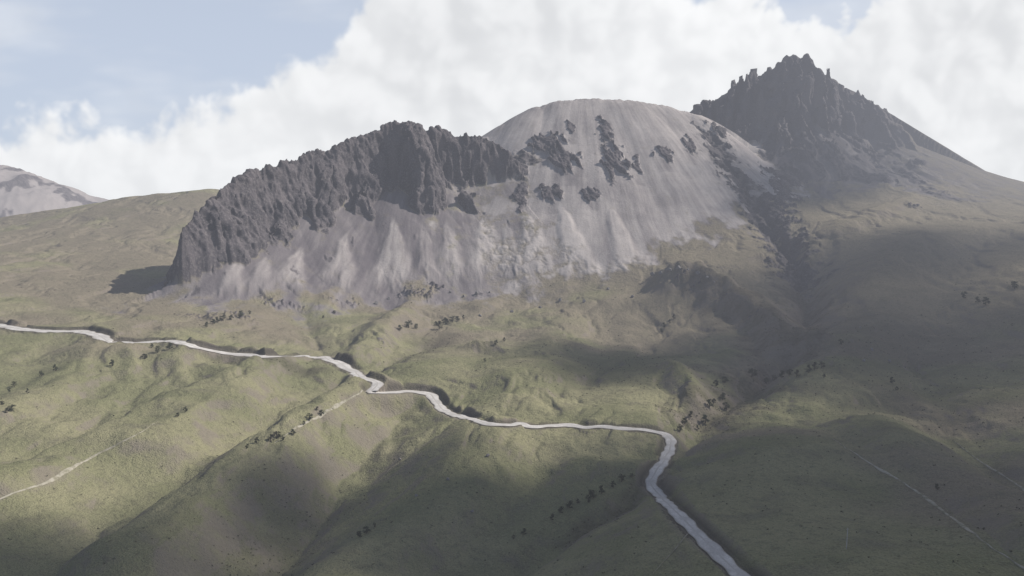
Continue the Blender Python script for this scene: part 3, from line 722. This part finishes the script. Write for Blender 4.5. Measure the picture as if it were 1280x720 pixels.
alpha=blur(sstep(-.15,.38,den+.08*fbm(PU*50,PV*50,3,430,.6)),1)
wisp=sstep(.1,1.2,fbm(PU*1.8,PV*6,5,440,.6)+.3)*.35
# self shading: how much cloud lies toward the sun (up and to the right)
sh_=0
bb=blur(bl,2)
for k in range(1,6):
    sh_=sh_+np.roll(np.roll(bb,-3*k,axis=0),-3*k,axis=1)
sh_=blur(bb-sh_/5,1)
alpha=np.maximum(alpha,wisp)
thick=sstep(0,2.4,den)
val=.845+.05*np.tanh(lo*1.3)+.085*np.tanh(sh_*1.6)+.05*(1-thick)
val=np.clip(val,.62,.97)
hz=sstep(.16,-.02,PV)
col=np.stack([val-.014+.02*(val-.8),val-.002,val+.018-.04*(val-.8)],-1)
hor=np.array([.82,.84,.865]); col=col*(1-.4*hz[...,None])+hor*.4*hz[...,None]
alpha=np.clip(alpha,0,1)*sstep(.86,.80,np.abs(PU))*sstep(.50,.44,PV)
RD_=26000.; Dn=np.stack([PU,np.ones_like(PU),PV],-1); Dn/=np.linalg.norm(Dn,axis=-1,keepdims=True); Dn*=RD_
sm=bpy.data.meshes.new('sky'); h_,w_=PU.shape; sm.vertices.add(h_*w_); sm.vertices.foreach_set('co',Dn.reshape(-1).astype(np.float32))
idx=np.arange(h_*w_).reshape(h_,w_); q=np.stack([idx[:-1,:-1],idx[:-1,1:],idx[1:,1:],idx[1:,:-1]],-1).reshape(-1,4); nf=len(q)
sm.loops.add(nf*4); sm.loops.foreach_set('vertex_index',q.reshape(-1).astype(np.int32)); sm.polygons.add(nf); sm.polygons.foreach_set('loop_start',np.arange(0,nf*4,4,dtype=np.int32))
try: sm.polygons.foreach_set('loop_total',np.full(nf,4,dtype=np.int32))
except Exception: pass
sm.update(calc_edges=True)
attr(sm,'vapour',[col[...,0],col[...,1],col[...,2],alpha])
mk,t,out=newmat('sky_cumulus'); nolight(mk); at=t.n('ShaderNodeAttribute',attribute_name='vapour'); em=t.n('ShaderNodeEmission'); t.l(at.outputs['Color'],em.inputs[0])
tr=t.n('ShaderNodeBsdfTransparent'); ms=t.n('ShaderNodeMixShader'); t.l(at.outputs['Alpha'],ms.inputs[0]); t.l(tr.outputs[0],ms.inputs[1]); t.l(em.outputs[0],ms.inputs[2]); t.l(ms.outputs[0],out.inputs[0])
sm.materials.append(mk); sk=bpy.data.objects.new('sky',sm); C.objects.link(sk); sk['kind']='structure'

w=bpy.data.worlds.new('World'); scene.world=w; w.use_nodes=True; t=NT(w.node_tree); out=t.n('ShaderNodeOutputWorld')
sky=t.n('ShaderNodeTexSky',sky_type='NISHITA'); sky.sun_disc=False; sky.sun_elevation=EL; sky.sun_rotation=AZS; sky.altitude=1500; sky.air_density=1.0; sky.dust_density=3.0
tc=t.n('ShaderNodeTexCoord').outputs['Generated']; sx=t.n('ShaderNodeSeparateXYZ'); t.l(tc,sx.inputs[0])
b1=t.n('ShaderNodeBackground'); t.l(sky.outputs[0],b1.inputs[0]); b1.inputs[1].default_value=.09
b3=t.n('ShaderNodeBackground'); b3.inputs[0].default_value=(.60,.67,.80,1)
m0=t.n('ShaderNodeMixShader'); t.l(t.math('MULTIPLY',t.ramp(sx.outputs[2],.85,.15,.1,.85),t.ramp(sx.outputs[1],-.1,.5,.35,1)),m0.inputs[0]); t.l(b1.outputs[0],m0.inputs[1]); t.l(b3.outputs[0],m0.inputs[2]); t.l(m0.outputs[0],out.inputs[0])

cam=bpy.data.cameras.new('camera'); cam.sensor_width=36; cam.lens=F/1280*36; cam.clip_start=1; cam.clip_end=60000
co_=bpy.data.objects.new('camera',cam); C.objects.link(co_); co_.location=(0,0,0); co_.rotation_euler=(math.pi/2-PITCH,0,0); scene.camera=co_
scene.view_settings.view_transform='Standard'; scene.view_settings.look='None'; scene.view_settings.exposure=0
print('done',time.time()-T0)
